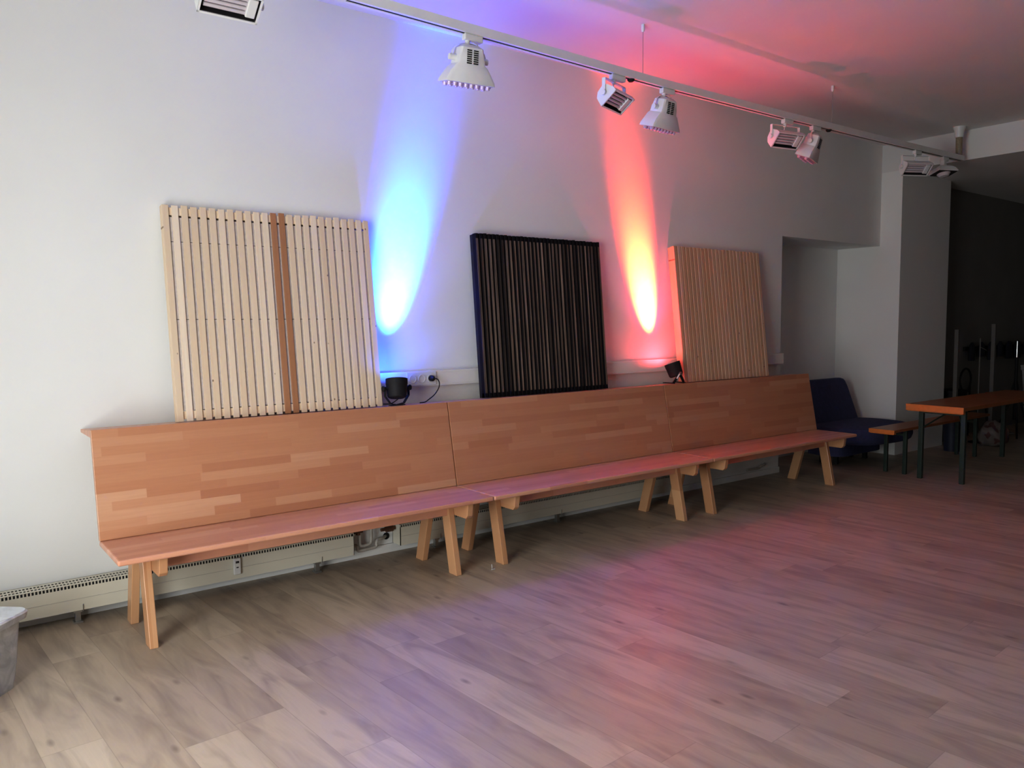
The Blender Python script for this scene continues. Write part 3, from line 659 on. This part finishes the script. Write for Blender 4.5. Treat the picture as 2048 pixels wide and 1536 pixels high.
for k in range(3):
    a = k*2.094+1.57; m = MB(); m.cyl((0, 0, 0.72), (0.2*math.cos(a), 0.2*math.sin(a), 0.012), 0.012, 8); m.build('leg', BLACKP, r, smooth=True)
r = thing('coat_rail', 'dark coat rail with dark cloths high on the far wall', 'coat rail', (10.9, -0.03, 1.07))
m = MB(); m.box(-1.15, 1.3, -0.0, 0.028, -0.02, 0.03); m.build('board', SLOTM, r)
for k in range(9):
    xx = -1.05+k*0.28; m = MB(); w = random.uniform(0.07, 0.12); hgt = random.uniform(0.06, 0.14)
    m.loft([[(xx+w*math.cos(a)*f, -0.035+0.03*math.sin(a)*f, zz) for a in [2*math.pi*i/10 for i in range(10)]] for zz, f in ((-0.02-hgt, 0.9), (-0.03, 1.0), (0.05, 0.8), (0.085, 0.3))]); m.build('hanging_cloth', NAVY, r, smooth=True)
r = thing('hoop_chair', 'dark chair with round hoop back at the far wall', 'chair', (9.62, -0.20, 0))
m = MB(); m.tube([(0.15*math.cos(a), 0.10, 0.70+0.14*math.sin(a)) for a in [2*math.pi*i/28 for i in range(29)]], 0.012, 8); m.build('hoop_back', BLACKP, r, smooth='all')
m = MB(); m.lathe([(0.0, 0.43), (0.19, 0.43), (0.20, 0.445), (0.19, 0.46), (0.0, 0.46)], 24, cap=False); m.build('seat', BLACKP, r, smooth=True)
for sx in (-1, 1):
    for sy in (-1, 1): m = MB(); m.cyl((sx*0.12, sy*0.09, 0.435), (sx*0.15, sy*0.12, 0), 0.013, 8); m.build('leg', BLACKP, r, smooth=True)
    m = MB(); m.cyl((sx*0.13, 0.10, 0.44), (sx*0.13, 0.10, 0.64), 0.011, 8); m.build('back_upright', BLACKP, r, smooth=True)
o = MB().box(9.02, 9.34, -0.24, -0.03, 0, 0.60).box(9.0, 9.36, -0.255, -0.02, 0.575, 0.61).build('black_case', BLACKP, at=(9.18, -0.14, 0), bevel=0.006)
tag(o, 'black case standing beside the pillar behind the first pale post', 'case')
o = MB().lathe([(0.0, 0.0), (0.078, 0.0), (0.098, 0.40), (0.104, 0.40), (0.104, 0.415), (0.092, 0.415), (0.075, 0.02), (0.0, 0.02)], 24, Matrix.Translation((8.42, -0.48, 0)), cap=False).build('waste_bin', BINM, at=(8.42, -0.48, 0), smooth=True)
tag(o, 'dark blue bin on the floor behind the table legs', 'bin')
m = MB(); bm = m.bm; bmesh.ops.create_icosphere(bm, subdivisions=3, radius=1)
for v in bm.verts:
    n = v.co.copy(); k = 1+0.10*math.sin(7*n.x+3*n.z)+0.08*math.sin(9*n.y-4*n.z)
    v.co = Vector((n.x*0.19*k, n.y*0.14*k, max(0.0, 0.13+n.z*0.15*k)))+Vector((9.15, -0.62, 0))
o = m.build('plastic_bag', M_BAG, at=(9.10, -0.60, 0), smooth='all'); tag(o, 'crumpled pale plastic bag with red print on the floor', 'bag')
o = MB().tube(spline([(9.75, -0.52, 0.012), (9.95, -0.40, 0.05), (10.15, -0.42, 0.02), (10.3, -0.40, 0.012), (10.42, -0.30, 0.012)], 6), 0.011, 8).build('white_cable', GREYW, at=(10.2, -0.45, 0), smooth='all')
tag(o, 'pale cable lying on the floor at the far wall', 'cable')
r = thing('tall_bin', 'pale grey tall bin at the right edge beyond the table', 'bin', (10.62, -0.565, 0))
m = MB(); m.loft([[(sx*a, sy*a, z) for sx, sy in ((-1,-1),(1,-1),(1,1),(-1,1))] for a, z in ((0.11, 0), (0.155, 0.80), (0.165, 0.80), (0.165, 0.84))]); m.build('body', PALE, r, bevel=0.012)
m = MB(); m.box(-0.17, 0.17, -0.17, 0.17, 0.84, 0.865); m.build('lid', PALE, r, bevel=0.008)

# ------------------------------------------------------------------ storage box, bottom left
A = Vector((-0.372, -0.716)); ang = math.atan2(-0.075, -0.066)      # long side runs away to the lower left
r = thing('storage_box', 'cloudy clear plastic storage box with milky lid at the left edge', 'storage box', (-0.372, -0.716, 0), (0, 0, math.radians(228)))
def rr(x0, x1, y0, y1, rad, z, n=5):
    P = []
    for cx, cy, a0 in ((x1-rad, y1-rad, 0), (x0+rad, y1-rad, 90), (x0+rad, y0+rad, 180), (x1-rad, y0+rad, 270)):
        for k in range(n+1):
            a = R(a0+90*k/n); P.append((cx+rad*math.cos(a), cy+rad*math.sin(a), z))
    return P
BLn, BWd, BH = 0.52, 0.36, 0.290
m = MB(); m.loft([rr(0, BLn, -BWd, 0, 0.03, 0.0), rr(-0.012, BLn+0.012, -BWd-0.012, 0.012, 0.035, 0.10), rr(-0.026, BLn+0.026, -BWd-0.026, 0.026, 0.04, BH)]); m.build('tub', M_BOX, r, smooth=True)
m = MB(); m.loft([rr(-0.044, BLn+0.044, -BWd-0.044, 0.044, 0.045, BH-0.014), rr(-0.048, BLn+0.048, -BWd-0.048, 0.048, 0.045, BH+0.010), rr(-0.042, BLn+0.042, -BWd-0.042, 0.042, 0.045, BH+0.018), rr(-0.020, BLn+0.020, -BWd-0.020, 0.020, 0.04, BH+0.014)]); m.build('lid', M_LID, r, smooth=True)
# a scrap on the floor
o = MB().tube([(1.985, -0.715, 0.004), (2.0, -0.70, 0.006), (2.012, -0.68, 0.022)], 0.0022, 6).tube([(1.985, -0.715, 0.004), (2.012, -0.712, 0.004)], 0.0022, 6).build('cable_tie', WHITEP, at=(2.0, -0.70, 0.0))
tag(o, 'tiny pale cable tie scrap on the floor in front of the middle bench', 'scrap')

# ------------------------------------------------------------------ daylight
def area(name, loc, d, sx, sy, energy, col):
    l = bpy.data.lights.new(name, 'AREA'); l.shape = 'RECTANGLE'; l.size = sx; l.size_y = sy; l.energy = energy; l.color = col
    o = bpy.data.objects.new(name, l); C.objects.link(o); o.location = loc; o.rotation_euler = Vector(d).to_track_quat('-Z', 'Z').to_euler(); return o
area('window_daylight', (XL+0.03, (WY0+WY1)/2, (WZ0+WZ1)/2), (1, 0, 0), WY1-WY0-0.1, WZ1-WZ0-0.1, 158, (0.96, 1.0, 0.98))
wd = bpy.data.worlds.new('world'); bpy.context.scene.world = wd; wd.use_nodes = True
bg = wd.node_tree.nodes['Background']; bg.inputs[0].default_value = (0.75, 0.85, 1, 1); bg.inputs[1].default_value = 0.6

# ------------------------------------------------------------------ camera
f, cx, cy, cz, yaw, pitch, roll = 1578.68, -0.6573, -4.3669, 1.4375, 0.6545, -0.0771, -0.0073
fwd = Vector((math.sin(yaw)*math.cos(pitch), math.cos(yaw)*math.cos(pitch), math.sin(pitch)))
rt = Vector((math.cos(yaw), -math.sin(yaw), 0)); up = rt.cross(fwd)
Rv = math.cos(roll)*rt + math.sin(roll)*up; Uv = -math.sin(roll)*rt + math.cos(roll)*up
cam = bpy.data.cameras.new('camera'); co = bpy.data.objects.new('camera', cam); C.objects.link(co)
cam.sensor_fit = 'HORIZONTAL'; cam.sensor_width = 36; cam.lens = f/2048*36; cam.clip_start = 0.02
Mc = Matrix((Rv, Uv, -fwd)).transposed().to_4x4(); Mc.translation = (cx, cy, cz); co.matrix_world = Mc
bpy.context.scene.camera = co
sc = bpy.context.scene
sc.view_settings.view_transform = 'Standard'; sc.view_settings.look = 'None'; sc.view_settings.exposure = 0.0; sc.view_settings.gamma = 0.85
sc.cycles.sample_clamp_indirect = 14
sc.cycles.adaptive_threshold = 0.05; sc.cycles.max_bounces = 7; sc.cycles.diffuse_bounces = 4; sc.cycles.glossy_bounces = 3; sc.cycles.transmission_bounces = 3; sc.cycles.transparent_max_bounces = 6
